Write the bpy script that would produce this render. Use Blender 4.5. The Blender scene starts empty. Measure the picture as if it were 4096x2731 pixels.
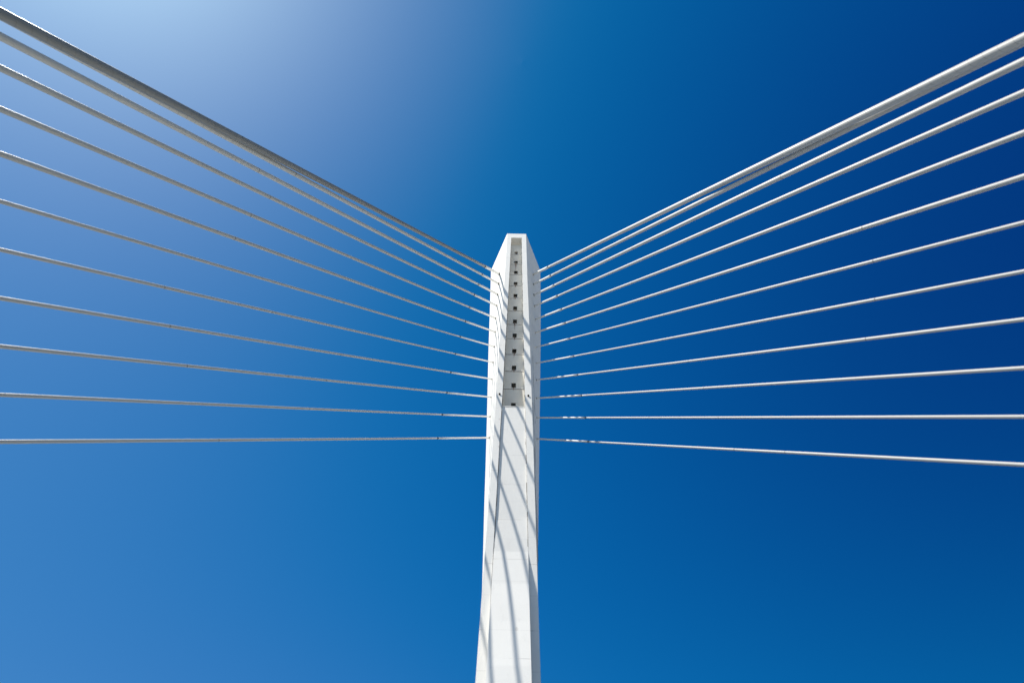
import bpy, bmesh, math, random
from mathutils import Vector, Matrix
random.seed(7)
sc = bpy.context.scene
COL = sc.collection

# ------------------------------------------------------------------ camera
cam_d = bpy.data.cameras.new('camera')
cam_d.sensor_width = 36.0
cam_d.lens = 36.0 * 2400 / 4096
cam_d.clip_start = 0.1
cam_d.clip_end = 20000
cam = bpy.data.objects.new('camera', cam_d)
COL.objects.link(cam)
R_ = Vector((0.9998, -0.0156, 0.0156)).normalized()
W_ = Vector((-0.0076, 0.4220, 0.9066)).normalized()
U_ = R_.cross(W_).normalized()
R_ = W_.cross(U_).normalized()
cam.matrix_world = Matrix(((R_.x, U_.x, -W_.x, 0.1964), (R_.y, U_.y, -W_.y, -30.0),
                           (R_.z, U_.z, -W_.z, 1.65), (0, 0, 0, 1)))
cam_d.dof.use_dof = True
cam_d.dof.focus_distance = 75.0
cam_d.dof.aperture_fstop = 0.45
sc.camera = cam

# ------------------------------------------------------------------ sun + sky
SUN_AZ = math.radians(243.36)      # from +Y towards +X
SUN_EL = math.radians(57.6)
SUN = Vector((math.sin(SUN_AZ) * math.cos(SUN_EL), math.cos(SUN_AZ) * math.cos(SUN_EL), math.sin(SUN_EL)))
sl = bpy.data.lights.new('sun', 'SUN')
sl.energy = 4.7
sl.angle = math.radians(0.53)
sl.color = (1.0, 0.955, 0.875)
so = bpy.data.objects.new('sun', sl)
so.rotation_euler = SUN.to_track_quat('Z', 'Y').to_euler()
so.location = SUN * 200
COL.objects.link(so)

world = bpy.data.worlds.new('World')
sc.world = world
world.use_nodes = True
wn = world.node_tree.nodes
wl = world.node_tree.links
wn.clear()
w_out = wn.new('ShaderNodeOutputWorld')
w_bg = wn.new('ShaderNodeBackground')
w_sky = wn.new('ShaderNodeTexSky')
w_sky.sky_type = 'NISHITA'
w_sky.sun_disc = False
w_sky.sun_elevation = SUN_EL
w_sky.sun_rotation = SUN_AZ
w_sky.altitude = 200
w_sky.air_density = 1.0
w_sky.dust_density = 1.0
w_sky.ozone_density = 1.6
w_bg.inputs['Strength'].default_value = 0.0767
def wmath(op, a, b=None, clamp=False):
    n = wn.new('ShaderNodeMath'); n.operation = op; n.use_clamp = clamp
    for i, v in enumerate((a, b)):
        if v is None: continue
        if isinstance(v, (int, float)): n.inputs[i].default_value = v
        else: wl.new(v, n.inputs[i])
    return n.outputs[0]


def wvec(op, a, b):
    n = wn.new('ShaderNodeVectorMath'); n.operation = op
    for i, v in enumerate((a, b)):
        if v is None: continue
        if isinstance(v, (tuple, list, Vector)): n.inputs[i].default_value = v
        else: wl.new(v, n.inputs[i])
    return n.outputs['Value'] if op == 'DOT_PRODUCT' else n.outputs['Vector']


# clear polarised daylight: scattered skylight is polarised at right angles to the
# plane through the sun; the air is seen through a horizontally set polarising filter
SKY_P = 0.40
SKY_K = (0.730, 0.795, 0.975)
SKY_G = (0.498, 0.776, 0.670)
SKY_O = (0.281, 0.084, 0.064)
tc = wn.new('ShaderNodeTexCoord')
vdir = wvec('NORMALIZE', tc.outputs['Generated'], None)
cg = wvec('DOT_PRODUCT', vdir, SUN)
cg2 = wmath('MULTIPLY', cg, cg)
dop = wmath('MULTIPLY', wmath('DIVIDE', wmath('SUBTRACT', 1.0, cg2), wmath('ADD', 1.0, cg2)), SKY_P)
pol = wvec('NORMALIZE', wvec('CROSS_PRODUCT', vdir, SUN), None)
ea = wvec('DOT_PRODUCT', pol, (0.9906, 0.1365, 0))
fil = wmath('ADD', wmath('SUBTRACT', 1.0, dop), wmath('MULTIPLY', wmath('MULTIPLY', dop, 2.0), wmath('MULTIPLY', ea, ea)))
pre = wvec('MULTIPLY', w_sky.outputs[0], (0.11, 0.11, 0.11))
sp3 = wn.new('ShaderNodeSeparateXYZ'); wl.new(pre, sp3.inputs[0])
cb3 = wn.new('ShaderNodeCombineXYZ')
for i in range(3):
    ch = wmath('MULTIPLY', wmath('MULTIPLY', wmath('POWER', sp3.outputs[i], SKY_G[i]), SKY_K[i]), fil)
    ch = wmath('SUBTRACT', ch, SKY_O[i])
    ch = wmath('MULTIPLY', wmath('ADD', ch, wmath('SQRT', wmath('ADD', wmath('MULTIPLY', ch, ch), 0.0004))), 0.5)
    wl.new(wmath('MULTIPLY', ch, 1 / 0.11), cb3.inputs[i])
skyc = cb3.outputs[0]
skyc = wvec('MAXIMUM', skyc, (0, 0, 0))
wl.new(skyc, w_bg.inputs['Color'])
wl.new(w_bg.outputs[0], w_out.inputs['Surface'])

sc.view_settings.view_transform = 'Standard'
sc.view_settings.look = 'None'
sc.view_settings.exposure = 0.52
sc.view_settings.gamma = 1.0

# ------------------------------------------------------------------ helpers
def tag(o, label=None, cat=None, group=None, kind=None):
    if label: o['label'] = label
    if cat: o['category'] = cat
    if group: o['group'] = group
    if kind: o['kind'] = kind
    return o


def empty(name, loc=(0, 0, 0)):
    o = bpy.data.objects.new(name, None); COL.objects.link(o); o.location = loc
    return o


def obj(name, verts, faces, mat, parent=None, uv=None, smooth=False, sharp=None):
    me = bpy.data.meshes.new(name)
    loc = Vector(parent.location) if parent is not None and parent.parent is None else Vector((0, 0, 0))
    if parent is not None and parent.parent is not None:
        loc = Vector(parent.parent.location) + Vector(parent.location)
    me.from_pydata([tuple(Vector(v) - loc) for v in verts], [], faces)
    me.materials.append(mat)
    if uv:
        ul = me.uv_layers.new(name='UVMap')
        for poly in me.polygons:
            for k, li in enumerate(poly.loop_indices):
                ul.data[li].uv = uv[poly.index][k]
    if smooth:
        me.polygons.foreach_set('use_smooth', [True] * len(me.polygons))
    me.update()
    o = bpy.data.objects.new(name, me); COL.objects.link(o)
    if parent is not None: o.parent = parent
    return o


class MB:
    def __init__(self): self.v = []; self.f = []
    def add(self, vs, fs):
        b = len(self.v); self.v += [tuple(x) for x in vs]; self.f += [tuple(i + b for i in f) for f in fs]
    def quad(self, a, b, c, d): self.add([a, b, c, d], [(0, 1, 2, 3)])
    def box(self, x0, x1, y0, y1, z0, z1):
        self.add([(x0, y0, z0), (x1, y0, z0), (x1, y1, z0), (x0, y1, z0), (x0, y0, z1), (x1, y0, z1), (x1, y1, z1), (x0, y1, z1)],
                 [(0, 3, 2, 1), (4, 5, 6, 7), (0, 1, 5, 4), (1, 2, 6, 5), (2, 3, 7, 6), (3, 0, 4, 7)])
    def loft(self, loops, caps=(True, True)):
        n = len(loops[0]); b = len(self.v)
        for l in loops: self.v += [tuple(p) for p in l]
        for k in range(len(loops) - 1):
            for i in range(n):
                j = (i + 1) % n
                self.f.append((b + k * n + i, b + k * n + j, b + (k + 1) * n + j, b + (k + 1) * n + i))
        if caps[0]: self.f.append(tuple(b + i for i in reversed(range(n))))
        if caps[1]: self.f.append(tuple(b + (len(loops) - 1) * n + i for i in range(n)))
    def build(self, name, mat, parent=None): return obj(name, self.v, self.f, mat, parent)


def interp(t, z):
    if z <= t[0][0]: return t[0][1]
    for (a, va), (b, vb) in zip(t, t[1:]):
        if z <= b: return va + (vb - va) * (z - a) / (b - a)
    return t[-1][1]


# ------------------------------------------------------------------ materials
class NT:
    def __init__(self, name):
        self.m = bpy.data.materials.new(name); self.m.use_nodes = True
        self.n = self.m.node_tree.nodes; self.l = self.m.node_tree.links
        self.b = self.n['Principled BSDF']
    def node(self, t, **kw):
        n = self.n.new(t)
        for k, v in kw.items(): setattr(n, k, v)
        return n
    def math(self, op, a, b=None, clamp=False):
        n = self.node('ShaderNodeMath', operation=op, use_clamp=clamp)
        for i, v in enumerate((a, b)):
            if v is None: continue
            if isinstance(v, (int, float)): n.inputs[i].default_value = v
            else: self.l.new(v, n.inputs[i])
        return n.outputs[0]
    def mix(self, f, a, b):
        n = self.node('ShaderNodeMix', data_type='RGBA')
        if isinstance(f, (int, float)): n.inputs[0].default_value = f
        else: self.l.new(f, n.inputs[0])
        for i, v in ((6, a), (7, b)):
            if isinstance(v, tuple): n.inputs[i].default_value = (*v, 1)
            else: self.l.new(v, n.inputs[i])
        return n.outputs[2]
    def noise(self, vec, scale, detail=4, rough=0.55):
        n = self.node('ShaderNodeTexNoise'); n.inputs['Scale'].default_value = scale
        n.inputs['Detail'].default_value = detail; n.inputs['Roughness'].default_value = rough
        if vec is not None: self.l.new(vec, n.inputs['Vector'])
        return n.outputs['Fac']
    def ramp(self, f, lo, hi):
        n = self.node('ShaderNodeMapRange'); n.inputs['From Min'].default_value = lo; n.inputs['From Max'].default_value = hi
        self.l.new(f, n.inputs['Value']); return n.outputs[0]


def concrete(name, base, dark, lift=4.4, stain=0.5, seed=0.0):
    t = NT(name)
    geo = t.node('ShaderNodeNewGeometry'); pos = geo.outputs['Position']
    sep = t.node('ShaderNodeSeparateXYZ'); t.l.new(pos, sep.inputs[0])
    mp = t.node('ShaderNodeMapping'); mp.inputs['Scale'].default_value = (1, 1, 0.16); mp.inputs['Location'].default_value = (seed, 0, 0)
    t.l.new(pos, mp.inputs[0])
    big = t.noise(mp.outputs[0], 0.55, 5, .6)
    fine = t.noise(pos, 5.0, 6, .65)
    runs = t.noise(mp.outputs[0], 3.2, 4, .6)
    # one pour of concrete after another: each lift differs a little in tone
    zl = t.math('DIVIDE', t.math('ADD', sep.outputs[2], seed), lift)
    cell = t.math('FLOOR', zl)
    wn_ = t.node('ShaderNodeTexWhiteNoise', noise_dimensions='1D'); t.l.new(cell, wn_.inputs['W'])
    fr = t.math('FRACT', zl)
    wob = t.math('MULTIPLY', t.math('SUBTRACT', fine, 0.5), 0.006)
    joint = t.math('LESS_THAN', t.math('ADD', fr, wob), 0.011)
    gap = t.ramp(t.noise(pos, 1.3, 2), .42, .56)
    joint = t.math('MULTIPLY', joint, t.math('MULTIPLY', gap, .9), True)
    half = t.math('LESS_THAN', t.math('ABSOLUTE', t.math('SUBTRACT', fr, 0.5)), 0.005)
    # tie-rod plugs
    vo = t.node('ShaderNodeTexVoronoi', feature='F1'); vo.inputs['Scale'].default_value = 0.62
    vo.inputs['Randomness'].default_value = 0.55
    mp2 = t.node('ShaderNodeMapping'); mp2.inputs['Scale'].default_value = (1, 1, 0.55); t.l.new(pos, mp2.inputs[0]); t.l.new(mp2.outputs[0], vo.inputs['Vector'])
    dot = t.math('LESS_THAN', vo.outputs['Distance'], 0.05)
    sp = t.node('ShaderNodeTexVoronoi', feature='F1'); sp.inputs['Scale'].default_value = 1.7; t.l.new(pos, sp.inputs['Vector'])
    spk = t.math('LESS_THAN', sp.outputs['Distance'], 0.055)
    c = t.mix(t.math('MULTIPLY', t.ramp(big, .35, .75), stain), base, dark)
    c = t.mix(t.math('MULTIPLY', wn_.outputs['Value'], .16), c, dark)
    c = t.mix(t.math('MULTIPLY', t.ramp(runs, .58, .78), .22), c, tuple(v * .62 for v in dark))
    c = t.mix(t.math('MULTIPLY', t.ramp(fine, .62, .8), .18), c, tuple(v * .6 for v in dark))
    c = t.mix(t.math('MULTIPLY', joint, .42), c, (.25, .23, .2))
    c = t.mix(t.math('MULTIPLY', half, .14), c, (.3, .29, .27))
    c = t.mix(t.math('MULTIPLY', dot, .30), c, (.36, .33, .29))
    c = t.mix(t.math('MULTIPLY', spk, .22), c, (.30, .24, .2))
    t.l.new(c, t.b.inputs['Base Color'])
    t.b.inputs['Roughness'].default_value = 0.72
    t.b.inputs['Specular IOR Level'].default_value = 0.3
    bp = t.node('ShaderNodeBump'); bp.inputs['Strength'].default_value = .35; bp.inputs['Distance'].default_value = .03
    h = t.math('SUBTRACT', t.math('MULTIPLY', fine, .5), t.math('ADD', joint, t.math('MULTIPLY', dot, .6)))
    t.l.new(h, bp.inputs['Height']); t.l.new(bp.outputs[0], t.b.inputs['Normal'])
    return t.m


def sheath_mat(name, base, pitch, seed, rib=.36):
    """HDPE stay pipe: UV.x = metres along the stay, UV.y = turn round it."""
    t = NT(name)
    uv = t.node('ShaderNodeUVMap'); sep = t.node('ShaderNodeSeparateXYZ'); t.l.new(uv.outputs[0], sep.inputs[0])
    ph = t.math('FRACT', t.math('ADD', t.math('DIVIDE', sep.outputs[0], pitch), sep.outputs[1]))
    d = t.math('ABSOLUTE', t.math('SUBTRACT', ph, .5))
    line = t.ramp(d, .038, .012)
    line = t.math('MULTIPLY', line, 1.0, True)
    cmb = t.node('ShaderNodeCombineXYZ')
    t.l.new(t.math('MULTIPLY', sep.outputs[0], .28), cmb.inputs[0]); t.l.new(t.math('MULTIPLY', sep.outputs[1], 1.0), cmb.inputs[1]); cmb.inputs[2].default_value = seed
    n1 = t.noise(cmb.outputs[0], 1.2, 6, .65)
    geo = t.node('ShaderNodeNewGeometry')
    sp = t.node('ShaderNodeTexVoronoi'); sp.inputs['Scale'].default_value = .55; t.l.new(geo.outputs['Position'], sp.inputs['Vector'])
    spk = t.math('LESS_THAN', sp.outputs['Distance'], .03)
    c = t.mix(t.math('MULTIPLY', t.ramp(n1, .35, .75), .4), base, tuple(v * .84 for v in base))
    c = t.mix(t.math('MULTIPLY', line, rib), c, (.17, .15, .13))
    c = t.mix(t.math('MULTIPLY', spk, .5), c, (.12, .1, .08))
    t.l.new(c, t.b.inputs['Base Color'])
    t.b.inputs['Roughness'].default_value = 0.5
    t.b.inputs['Specular IOR Level'].default_value = 0.35
    return t.m


def plain(name, col, rough=.6, metal=0.0, scale=4.0, var=.3):
    t = NT(name); geo = t.node('ShaderNodeNewGeometry')
    n = t.noise(geo.outputs['Position'], scale, 5, .6)
    c = t.mix(t.math('MULTIPLY', t.ramp(n, .3, .75), var), col, tuple(v * .5 for v in col))
    t.l.new(c, t.b.inputs['Base Color']); t.b.inputs['Roughness'].default_value = rough; t.b.inputs['Metallic'].default_value = metal
    return t.m


M_SHAFT = concrete('white_painted_concrete', (.82, .80, .755), (.68, .66, .615), 4.4, .4)
M_CORE = concrete('white_panel_concrete', (.80, .78, .735), (.66, .64, .595), 3.55, .3, 1.7)
M_NICHE = concrete('grey_recess_concrete', (.76, .725, .64), (.55, .52, .45), 50.0, .8, 11.0)
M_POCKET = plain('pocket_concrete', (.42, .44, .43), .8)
M_DARK = plain('dark_rubber', (.018, .016, .015), .7)
M_RUST = plain('rust_stain', (.22, .085, .03), .9, 0, 9, .5)
M_SEAL = plain('joint_sealant', (.12, .10, .085), .9, 0, 2.2, .7)
M_SEAM_SHADE = plain('seam_shadow_tone', (.30, .275, .23), .9, 0, 3.0, .5)  # joint tone with the shadow below the lip put into the colour
M_BAND = plain('coupling_band', (.20, .185, .16), .6)
M_TUBE = sheath_mat('white_anchor_pipe', (.80, .79, .75), .42, 3.0)
M_STEEL = plain('galvanised_steel', (.35, .36, .37), .45, .6)
M_ROD = plain('dark_grey_rod', (.07, .07, .075), .5, .3)

# ------------------------------------------------------------------ profile of the pylon (height, x)
FL = [(0, -1.22), (19.17, -1.304), (25.53, -1.335), (31.95, -1.345), (41.26, -1.404), (55.98, -1.545), (71.73, -1.60), (82.83, -1.671), (109.85, -1.915)]
FR = [(0, 1.57), (19.25, 1.572), (25.63, 1.571), (32.05, 1.582), (41.38, 1.585), (56.15, 1.585), (71.93, 1.555), (83.06, 1.520), (109.85, 1.527)]
ML = [(0, -1.70), (25, -1.75), (32.64, -1.868), (36.22, -2.01), (41.95, -2.242), (46.32, -2.392), (53.5, -2.664), (71.06, -3.383), (88.92, -4.024), (103.33, -4.589)]
MR = [(0, 1.86), (25, 1.90), (32.75, 2.044), (36.35, 2.148), (42.11, 2.346), (46.5, 2.489), (53.71, 2.722), (71.38, 3.31), (89.36, 3.82), (103.88, 4.158)]
CL = [(0, -.83), (19.19, -.835), (24.67, -.872), (31.96, -.890), (41.28, -.925), (44.26, -.918), (56.01, -.962), (71.77, -.985), (106.54, -1.129)]
CR = [(0, 1.13), (19.24, 1.13), (24.73, 1.12), (27.52, 1.115), (32.04, 1.096), (41.36, 1.062), (44.34, 1.035), (56.12, .972), (71.88, .898), (106.7, .745)]
YM = 3.6
SLOT_TOP, TOP = 106.6, 109.85


def yf(z): return -3.4825 + 0.04253 * (z - 61.65)


tower = empty('bridge_tower', (0, 0, 0))
tag(tower, 'tall white concrete bridge tower with a long recessed slot between the two fans of cables', 'bridge tower')

ZS = [0, 10, 19.2, 25.5, 28.8, 32.3, 36.3, 41.5, 45.9, 50, 54, 58, 63, 68, 72, 77, 83, 89, 96, 103.4, SLOT_TOP]
REC = 1.7
ZML, ZMR, ZRR = 103.33, 103.88, 99.0


def outer(z):
    y = yf(z); xl, xr = interp(FL, z), interp(FR, z)
    zr = min(z, ZRR)
    return ((xl, y, z), (xr, y, z), (interp(MR, z), YM, min(z, ZMR)), (interp(FR, zr), YM * 2 - yf(zr), zr),
            (interp(FL, zr), YM * 2 - yf(zr), zr), (interp(ML, z), YM, min(z, ZML)))


loops = []
for z in ZS:
    y = yf(z); fl, fr, mr, rr, rl, ml = outer(z)
    loops.append([fl, (interp(CL, z), y, z), (interp(CL, z), y + REC, z), (interp(CR, z), y + REC, z),
                  (interp(CR, z), y, z), fr, mr, rr, rl, ml])
m = MB()
m.loft(loops, (True, False))
z = SLOT_TOP
y = yf(z)
lo = outer(SLOT_TOP); hi = outer(TOP)
m.loft([list(lo), list(hi)], (False, False))
# underside of the lintel over the slot, and the roof that falls away to the back
m.quad((interp(CL, z), y, z), (interp(CR, z), y, z), (interp(CR, z), y + REC, z), (interp(CL, z), y + REC, z))
m.add(hi, [(0, 1, 2), (0, 2, 5), (5, 2, 3), (5, 3, 4)])
m.build('shaft', M_SHAFT, tower)

# ---- the panel that fills the slot: sunk behind the face high up, proud of it low down
OFF = [(0, -3.6), (19.2, -1.15), (22, -.68), (24.7, -.29), (27.4, 0.0), (30.4, .11), (32, .13), (41.3, .15), (45.9, .17)]
G_L, G_R = .030, .012
m = MB()
loops = []
for z in (0, 10, 19.2, 22, 24.7, 27.4, 30.4, 36, 41.3, 44.60):
    y = yf(z) + interp(OFF, z); a, b = interp(CL, z) + G_L, interp(CR, z) - G_R
    yb = yf(z) + REC - .05
    loops.append([(a, y, z), (b, y, z), (b, yb, z), (a, yb, z)])
m.loft(loops, (False, True))
m.build('front_panel', M_CORE, tower)

STEP = [44.60, 49.5, 53.29, 57.4, 61.73, 66.15, 70.88, 75.91, 81.38, 87.06, 92.89, 99.13, SLOT_TOP]
niches = []
m = MB()
for k in range(12):
    z0, z1 = STEP[k], STEP[k + 1]
    o0 = .98 + k * .02
    t = k / 11
    hw = (.20 + .09 * t); hh = 1.15 + 1.35 * t
    if k == 11: z1 = SLOT_TOP - .004
    a0, a1 = interp(CL, z0) + .02, interp(CL, z1) + .02
    b0, b1 = interp(CR, z0) - .01, interp(CR, z1) - .01
    y0, y1 = yf(z0) + o0 + .20, yf(z1) + o0 - .0
    Y = lambda z: y0 + (y1 - y0) * (z - z0) / (z1 - z0)
    A = lambda z: a0 + (a1 - a0) * (z - z0) / (z1 - z0)
    B = lambda z: b0 + (b1 - b0) * (z - z0) / (z1 - z0)
    cx = (a0 + b0) / 2 - .03; zb = z0 + (1.5 if k == 0 else .06); zh = zb + (.8 if k == 0 else hh)
    h0, h1 = cx - hw, cx + hw
    P = lambda x, z: (x, Y(z), z)
    m.quad(P(a0, z0), P(h0, z0), P(h0, zh), P(A(zh), zh))
    m.quad(P(h1, z0), P(b0, z0), P(B(zh), zh), P(h1, zh))
    m.quad(P(h0, z0), P(h1, z0), P(h1, zb), P(h0, zb))
    m.quad(P(A(zh), zh), P(B(zh), zh), P(b1, z1), P(a1, z1))
    # ledge on top of the panel below
    yb = yf(z0) + (interp(OFF, z0) if k == 0 else .98 + (k - 1) * .02)
    m.quad((a0, yb, z0), (b0, yb, z0), (b0, y0, z0), (a0, y0, z0))
    niches.append((k, cx, hw, zb, zh, Y))
m.build('stepped_wall', M_NICHE, tower)

# head of every wall step: joint strip with shadow painted in, pale lip above
for k in range(12):
    z = STEP[k]; a, b = interp(CL, z) + .035, interp(CR, z) - .025
    o = interp(OFF, 45.9) if k == 0 else .98 + (k - 1) * .02
    y = yf(z) + o
    mb = MB(); mb.box(a, b, y - .035, y + .02, z - .10, z + .02)
    mb.build('lit_ledge_lip', M_CORE, tower)  # pale strip paints in the light that the ledge edge catches
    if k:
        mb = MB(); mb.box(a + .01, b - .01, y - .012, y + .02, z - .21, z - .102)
        mb.build('step_seam_shadow', M_SEAM_SHADE, tower)  # joint and its shadow put into one dark strip

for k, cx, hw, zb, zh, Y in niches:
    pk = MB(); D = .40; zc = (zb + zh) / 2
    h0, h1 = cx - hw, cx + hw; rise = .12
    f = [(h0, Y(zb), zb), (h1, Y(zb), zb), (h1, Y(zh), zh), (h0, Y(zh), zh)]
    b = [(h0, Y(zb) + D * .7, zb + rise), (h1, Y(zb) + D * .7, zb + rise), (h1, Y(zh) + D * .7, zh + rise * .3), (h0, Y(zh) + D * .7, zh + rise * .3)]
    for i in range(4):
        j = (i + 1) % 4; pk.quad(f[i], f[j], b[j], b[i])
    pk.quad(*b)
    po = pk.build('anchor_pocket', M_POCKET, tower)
    # stay anchorage seen inside the pocket: short socket with a rusty end
    so_ = MB(); r0 = hw * .26; n = 14
    c0 = Vector((cx + hw * .05, Y(zc) + D * .62, zc + .35)); ax = Vector((0, -.62, -.78)).normalized()
    e1 = Vector((1, 0, 0)); e2 = ax.cross(e1)
    loops = []
    for tt, rr in ((0, r0), (.55, r0), (.56, r0 * .6), (.75, r0 * .55)):
        c = c0 + ax * tt * min(1, (zh - zb))
        loops.append([tuple(c + (e1 * math.cos(2 * math.pi * q / n) + e2 * math.sin(2 * math.pi * q / n)) * rr) for q in range(n)])
    so_.loft(loops)
    so_.build('anchor_socket', M_RUST, tower)
    if k in (0, 1, 2, 3, 4, 5, 6, 7, 8, 10):
        ln = {10: 3.4, 5: 1.7, 7: .7, 8: .8, 3: .9, 4: .6}.get(k, .4); w = hw * (.24 if k != 10 else .3)
                # stain runs down the face below the pocket, over the edge of the next panel
        o_prev = (interp(OFF, 45.9) if k == 0 else .98 + (k - 1) * .02)
        yy = lambda z: yf(z) + o_prev + (.20 * max(0, 1 - (z - (STEP[k - 1] if k else 0)) / (STEP[k] - STEP[k - 1])) if k else 0) - .045
        zz = STEP[k] - .0
        if k:
            rs = MB()
            rs.add([(cx - w, yy(zz), zz), (cx + w, yy(zz), zz), (cx + w * .35, yy(zz - ln * .5), zz - ln * .5), (cx + .01, yy(zz - ln), zz - ln), (cx - .01, yy(zz - ln), zz - ln), (cx - w * .3, yy(zz - ln * .5), zz - ln * .5)], [(0, 1, 2, 3, 4, 5)])
            rs.build('rust_streak', M_RUST, tower)

# sealant between panel and flanges: broken, dark
for side, tab, g in ((-1, CL, G_L), (1, CR, G_R)):
    sb = MB(); z = 22.0; loops = []
    while z < 104:
        ln = random.uniform(.2, 1.1); w = random.uniform(.02, .05) if random.random() < (.7 if side < 0 else .35) else .004
        for zz in (z, z + ln):
            off = interp(OFF, zz) if zz < 45.9 else .4
            x = interp(tab, zz); y = yf(zz) + max(off, .012)
            xa, xb = (x + .002, x + .002 + w) if side < 0 else (x - .002 - w, x - .002)
            loops.append([(xa, y - .012, zz), (xb, y - .012, zz), (xb, y + .05, zz), (xa, y + .05, zz)])
        z += ln + .01
    sb.loft(loops)
    sb.build('sealant_joint', M_SEAL, tower)

# two drain spouts beside the foot of the slot
for x, z in ((-1.165, 46.4), (1.30, 46.2)):
    d = MB(); n = 12; y = yf(z)
    d.loft([[(x + math.cos(2 * math.pi * q / n) * r, y + dy, z + math.sin(2 * math.pi * q / n) * r * 1.3) for q in range(n)] for dy, r in ((.02, .085), (-.10, .085), (-.11, .06), (-.03, .055))])
    d.build('drain_spout', M_DARK, tower)

# thin dark rods laid as lines along the right flank
def flank(u, z):
    a = Vector((interp(FR, z), yf(z), z)); b = Vector((interp(MR, z), YM, z))
    nrm = (b - a).cross(Vector((0, 0, 1))).normalized()
    return a + (b - a) * u + nrm * .03


def tube_pts(mb, pts, r, n=6):
    loops = []
    for i, p in enumerate(pts):
        t = (pts[min(i + 1, len(pts) - 1)] - pts[max(i - 1, 0)]).normalized()
        e1 = t.cross(Vector((0, 1, .1))).normalized(); e2 = t.cross(e1)
        loops.append([tuple(p + (e1 * math.cos(2 * math.pi * q / n) + e2 * math.sin(2 * math.pi * q / n)) * r) for q in range(n)])
    mb.loft(loops)


for pts in ([(.10, 46.5), (.3, 42.4), (.62, 37.2), (.98, 35.0)], [(.03, 38.5), (.2, 34.5), (.45, 31.2), (.9, 27)], [(.25, 60), (.3, 53), (.42, 47)]):
    mb = MB(); tube_pts(mb, [flank(u, z) for u, z in pts], .014); mb.build('thin_dark_rod', M_ROD, tower)

# ------------------------------------------------------------------ stay cables
SAG = 0.00098 / 30.0
CAB = [
    (-1, 1, (-2.748, 0.226, 91.617), (-20.231, -41.045, 0.738), 0.180, 0.1006, [0.5677]),
    (-1, 2, (-2.696, 0.231, 87.131), (-21.272, -42.038, 0.738), 0.1376, 0.1059, [0.5678]),
    (-1, 3, (-2.686, 0.356, 82.852), (-20.543, -41.339, 0.738), 0.1281, 0.1177, [0.6013]),
    (-1, 4, (-2.623, 0.356, 78.445), (-20.517, -40.546, 0.738), 0.106, 0.1301, [0.5799]),
    (-1, 5, (-2.618, 0.549, 74.411), (-20.478, -39.396, 0.738), 0.0945, 0.1423, [0.5882, 0.4725]),
    (-1, 6, (-2.489, 0.368, 69.589), (-20.435, -38.093, 0.738), 0.0877, 0.1511, [0.5906]),
    (-1, 7, (-2.431, 0.422, 65.475), (-20.388, -36.689, 0.738), 0.0663, 0.1623, [0.453]),
    (-1, 8, (-2.398, 0.599, 61.73), (-20.341, -35.273, 0.738), 0.0626, 0.1692, [0.625, 0.5346]),
    (-1, 9, (-2.34, 0.706, 58.014), (-20.295, -33.859, 0.738), 0.0637, 0.176, [0.6128, 0.4341]),
    (-1, 10, (-2.253, 0.736, 54.254), (-20.249, -32.496, 0.738), 0.0621, 0.1788, [0.5904, 0.494, 0.4436]),
    (-1, 11, (-2.189, 0.906, 50.857), (-20.205, -31.15, 0.738), 0.0577, 0.1831, [0.4558]),
    (-1, 12, (-2.1, 0.94, 47.338), (-20.163, -29.916, 0.738), 0.059, 0.1862, [0.5432]),
    (1, 1, (2.602, 0.416, 92.257), (20.231, -41.033, 0.738), 0.168, 0.1085, [0.2934, 0.3712, 0.5777]),
    (1, 2, (2.581, 0.387, 87.55), (21.272, -41.984, 0.738), 0.1376, 0.1116, [0.3018, 0.3913, 0.5999]),
    (1, 3, (2.583, 0.479, 83.205), (20.543, -41.321, 0.738), 0.1281, 0.1254, [0.3322, 0.3982, 0.6083]),
    (1, 4, (2.55, 0.469, 78.83), (20.517, -40.504, 0.738), 0.106, 0.1352, [0.3261, 0.3552, 0.4132]),
    (1, 5, (2.557, 0.618, 74.415), (20.478, -39.384, 0.738), 0.0945, 0.1469, [0.3744, 0.422]),
    (1, 6, (2.498, 0.572, 70.078), (20.435, -38.069, 0.738), 0.0877, 0.1555, [0.3933, 0.4255, 0.641]),
    (1, 7, (2.441, 0.564, 65.802), (20.388, -36.707, 0.738), 0.0663, 0.1666, [0.4099, 0.4177, 0.6393]),
    (1, 8, (2.426, 0.747, 62.026), (20.341, -35.261, 0.738), 0.0626, 0.1732, [0.3576, 0.4257, 0.6335]),
    (1, 9, (2.385, 0.847, 58.298), (20.295, -33.865, 0.738), 0.0637, 0.1801, [0.2725, 0.4388, 0.62]),
    (1, 10, (2.334, 0.934, 54.587), (20.249, -32.496, 0.738), 0.0621, 0.1848, [0.2036, 0.4518]),
    (1, 11, (2.29, 1.093, 51.141), (20.205, -31.162, 0.738), 0.0577, 0.189, [0.3487, 0.4617]),
    (1, 12, (2.209, 1.036, 47.474), (20.163, -29.904, 0.738), 0.059, 0.1893, [0.4702, 0.5264]),
]
ORD = ['topmost', 'second', 'third', 'fourth', 'fifth', 'sixth', 'seventh', 'eighth', 'ninth', 'tenth', 'eleventh', 'lowest']


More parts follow.
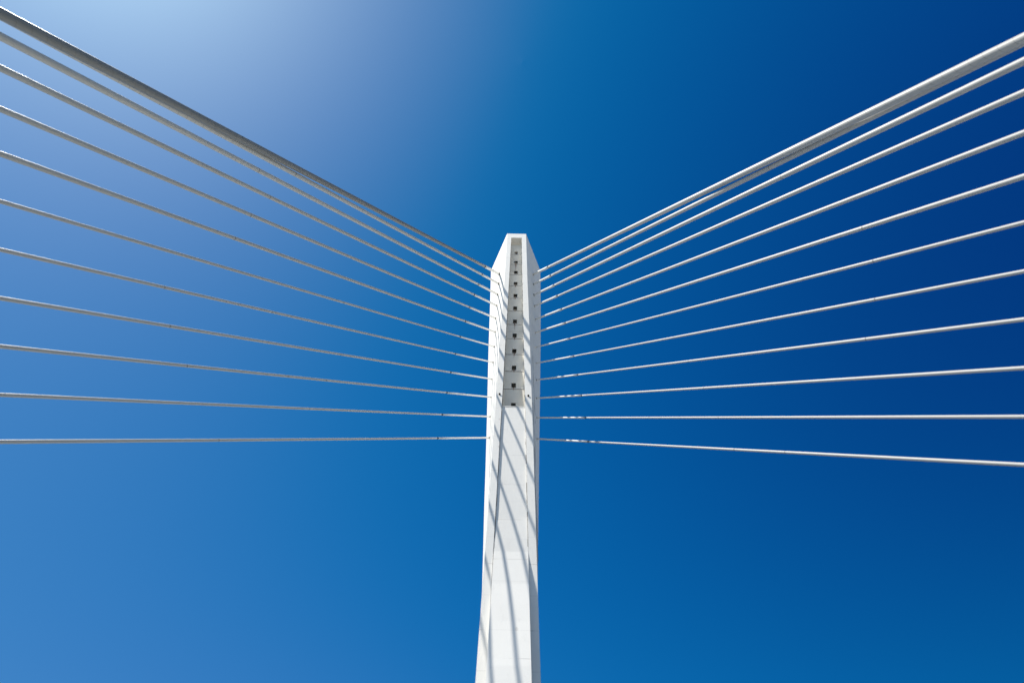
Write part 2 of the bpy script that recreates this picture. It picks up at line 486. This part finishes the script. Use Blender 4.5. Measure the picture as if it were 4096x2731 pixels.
def label_for(s, i):
    side = 'left' if s < 0 else 'right'
    look = {(-1, 1): 'thick dark grey cable, topmost on the left side', (-1, 2): 'pale beige cable just under the thick dark one on the left side',
            (-1, 12): 'lowest cable on the left, nearly level, grey with a bright upper edge',
            (1, 1): 'thick bright white cable with dark underside, topmost on the right side',
            (1, 2): 'white cable partly hidden below the topmost one on the right side',
            (1, 11): 'white level cable, second from the bottom on the right side',
            (1, 12): 'lowest white cable on the right, sloping down away from the tower'}
    if (s, i) in look: return look[(s, i)]
    base = 'slim grey cable with sunlit upper edge' if s < 0 else 'slim white cable with grey underside'
    return '%s, %s from the top on the %s' % (base, ORD[i - 1], side)


def cable_frame(A, B):
    d = (B - A).normalized(); e1 = d.cross(Vector((0, 0, 1))).normalized(); e2 = e1.cross(d).normalized()
    return e1, e2


def cpos(A, B, t):
    p = A + (B - A) * t; h = (B - A).xy.length_squared
    p.z -= SAG * 4 * t * (1 - t) * h
    return p


def pipe(name, A, B, t0, t1, prof, mat, parent, n=32, seg=1.6):
    """swept pipe along the stay; prof(s) -> radius, UV in metres / turns."""
    L = (B - A).length; k = max(1, int(L * (t1 - t0) / seg)); e1, e2 = cable_frame(A, B)
    vs, fs, uv = [], [], []
    for a in range(k + 1):
        t = t0 + (t1 - t0) * a / k; p = cpos(A, B, t); r = prof
        for q in range(n):
            g = 2 * math.pi * q / n
            vs.append(p + (e1 * math.cos(g) + e2 * math.sin(g)) * r)
    for a in range(k):
        for q in range(n):
            j = (q + 1) % n
            fs.append((a * n + q, a * n + j, (a + 1) * n + j, (a + 1) * n + q))
            x0, x1 = (t0 + (t1 - t0) * a / k) * L, (t0 + (t1 - t0) * (a + 1) / k) * L
            uv.append(((x0, q / n), (x0, (q + 1) / n), (x1, (q + 1) / n), (x1, q / n)))
    fs.append(tuple(reversed(range(n)))); uv.append(tuple((t0 * L, 0) for _ in range(n)))
    fs.append(tuple(k * n + q for q in range(n))); uv.append(tuple((t1 * L, 0) for _ in range(n)))
    o = obj(name, vs, fs, mat, parent, uv, smooth=False)
    me = o.data
    me.polygons.foreach_set('use_smooth', [True] * (len(fs) - 2) + [False, False])
    return o


SH = {}
for s, i, A, B, r, tc_, joints in CAB:
    A, B = Vector(A), Vector(B); L = (B - A).length
    pitch = .525 if i <= 2 else .49 if i <= 6 else .44
    if s < 0 and i == 1: base = (.275, .27, .245)
    elif s < 0 and i <= 3: base = (.60, .58, .525)
    elif s < 0: base = (.55, .53, .475)
    elif i <= 2: base = (.47, .46, .435)
    else: base = (.50, .49, .465)
    key = (base, pitch)
    if key not in SH: SH[key] = sheath_mat('stay_sheath_%s' % ('white' if base[0] > .3 else 'grey'), base, pitch, len(SH) * 3.1, .40 if i <= 2 else .10)
    c = empty('stay_cable', tuple(B))
    tag(c, label_for(s, i), 'bridge cable', 'stay cables on the %s side of the tower' % ('left' if s < 0 else 'right'))
    pipe('sheath', A, B, tc_, .985, r, SH[key], c)
    rt = r * (1.13 if i < 4 else 1.2)
    pipe('anchor_pipe', A, B, -1.2 / L, tc_, rt, M_TUBE, c)
    pipe('collar_ring', A, B, tc_ - .02 / L, tc_ + .16 / L, rt * 1.035, M_DARK, c, seg=.1)
    # sleeve where the pipe leaves the concrete: lies in the slanting tower flank
    z = A.z; a = Vector((interp(FL if s < 0 else FR, z), yf(z), z)); b = Vector((interp(ML if s < 0 else MR, z), YM, z))
    h = (b - a).normalized()
    z2 = z + 1
    a2 = Vector((interp(FL if s < 0 else FR, z2), yf(z2), z2)); b2 = Vector((interp(ML if s < 0 else MR, z2), YM, z2))
    up = ((a2 + (b2 - a2) * ((A - a).length / (b - a).length)) - A).normalized()
    nrm = h.cross(up).normalized()
    if nrm.x * s < 0: nrm = -nrm
    ax = (B - A).normalized(); e1, e2 = cable_frame(A, B)
    mb = MB(); n = 28; lo_, hi_, in_ = [], [], []
    for q in range(n):
        g = 2 * math.pi * q / n
        def onplane(rad, off):
            p = A + (e1 * math.cos(g) + e2 * math.sin(g)) * rad
            return p + ax * ((A + nrm * off - p).dot(nrm) / ax.dot(nrm))
        lo_.append(tuple(onplane(rt * 1.30, -.05))); hi_.append(tuple(onplane(rt * 1.30, .035))); in_.append(tuple(onplane(rt * 1.02, .035)))
    mb.loft([lo_, hi_, in_], (False, False)); mb.build('rubber_sleeve', M_DARK, c)
    for tj in joints:
        pipe('coupling_band', A, B, tj - .018 / L, tj + .018 / L, r * 1.012, M_BAND, c, seg=.1)
    # steel guide pipe at the deck end
    pipe('deck_anchor_pipe', A, B, .952, 1.0, rt * 1.35, M_STEEL, c, n=20)

# ------------------------------------------------------------------ deck, ground below the bridge
M_ASPH = plain('asphalt', (.06, .058, .055), .9, 0, 1.5, .3)
M_DECK = plain('deck_concrete', (.22, .215, .20), .85, 0, .8, .3)
M_LAND = plain('pale_dry_land', (.44, .415, .355), .95, 0, .05, .3)
M_ADDED_WATER = plain('added_dark_water', (.03, .045, .045), .15, 0, .05, .4)  # dark surface added to cut light bounced up to the cables
M_PAINT = plain('road_paint', (.75, .75, .72), .6, 0, 3, .15)
m = MB(); m.box(-22.2, 22.2, -160, 200, -2.2, 0.0)
tag(m.build('bridge_deck', M_DECK), kind='structure')
for x0, x1 in ((-19.2, -3.4), (3.4, 19.2)):
    m = MB(); m.quad((x0, -160, .006), (x1, -160, .006), (x1, 200, .006), (x0, 200, .006))
    tag(m.build('road', M_ASPH), kind='structure')
m = MB()
for sx in (-1, 1):
    for x in (3.9, 18.7):
        m.quad((sx * x - .08, -160, .011), (sx * x + .08, -160, .011), (sx * x + .08, 200, .011), (sx * x - .08, 200, .011))
    for x in (9.0, 13.9):
        for k in range(60):
            y = -158 + k * 6; m.quad((sx * x - .07, y, .011), (sx * x + .07, y, .011), (sx * x + .07, y + 3, .011), (sx * x - .07, y + 3, .011))
tag(m.build('road_markings', M_PAINT), kind='structure')
for sx in (-1, 1):
    m = MB(); m.loft([[(sx * 19.6, yy, 0.002), (sx * 21.6, yy, 0.002), (sx * 21.3, yy, .75), (sx * 19.8, yy, .75)][::sx] for yy in (-44.5, -27.0)])
    tag(m.build('anchor_plinth', M_DECK), kind='structure')
m = MB(); m.quad((-6000, -6000, -9), (6000, -6000, -9), (6000, 6000, -9), (-6000, 6000, -9))
tag(m.build('ground', M_LAND), kind='structure')
m = MB(); m.quad((-6000, -85, -8.9), (6000, -85, -8.9), (6000, -2, -8.9), (-6000, -2, -8.9))
tag(m.build('added_dark_river', M_ADDED_WATER), kind='structure')  # unseen, added below to keep the cable undersides dark
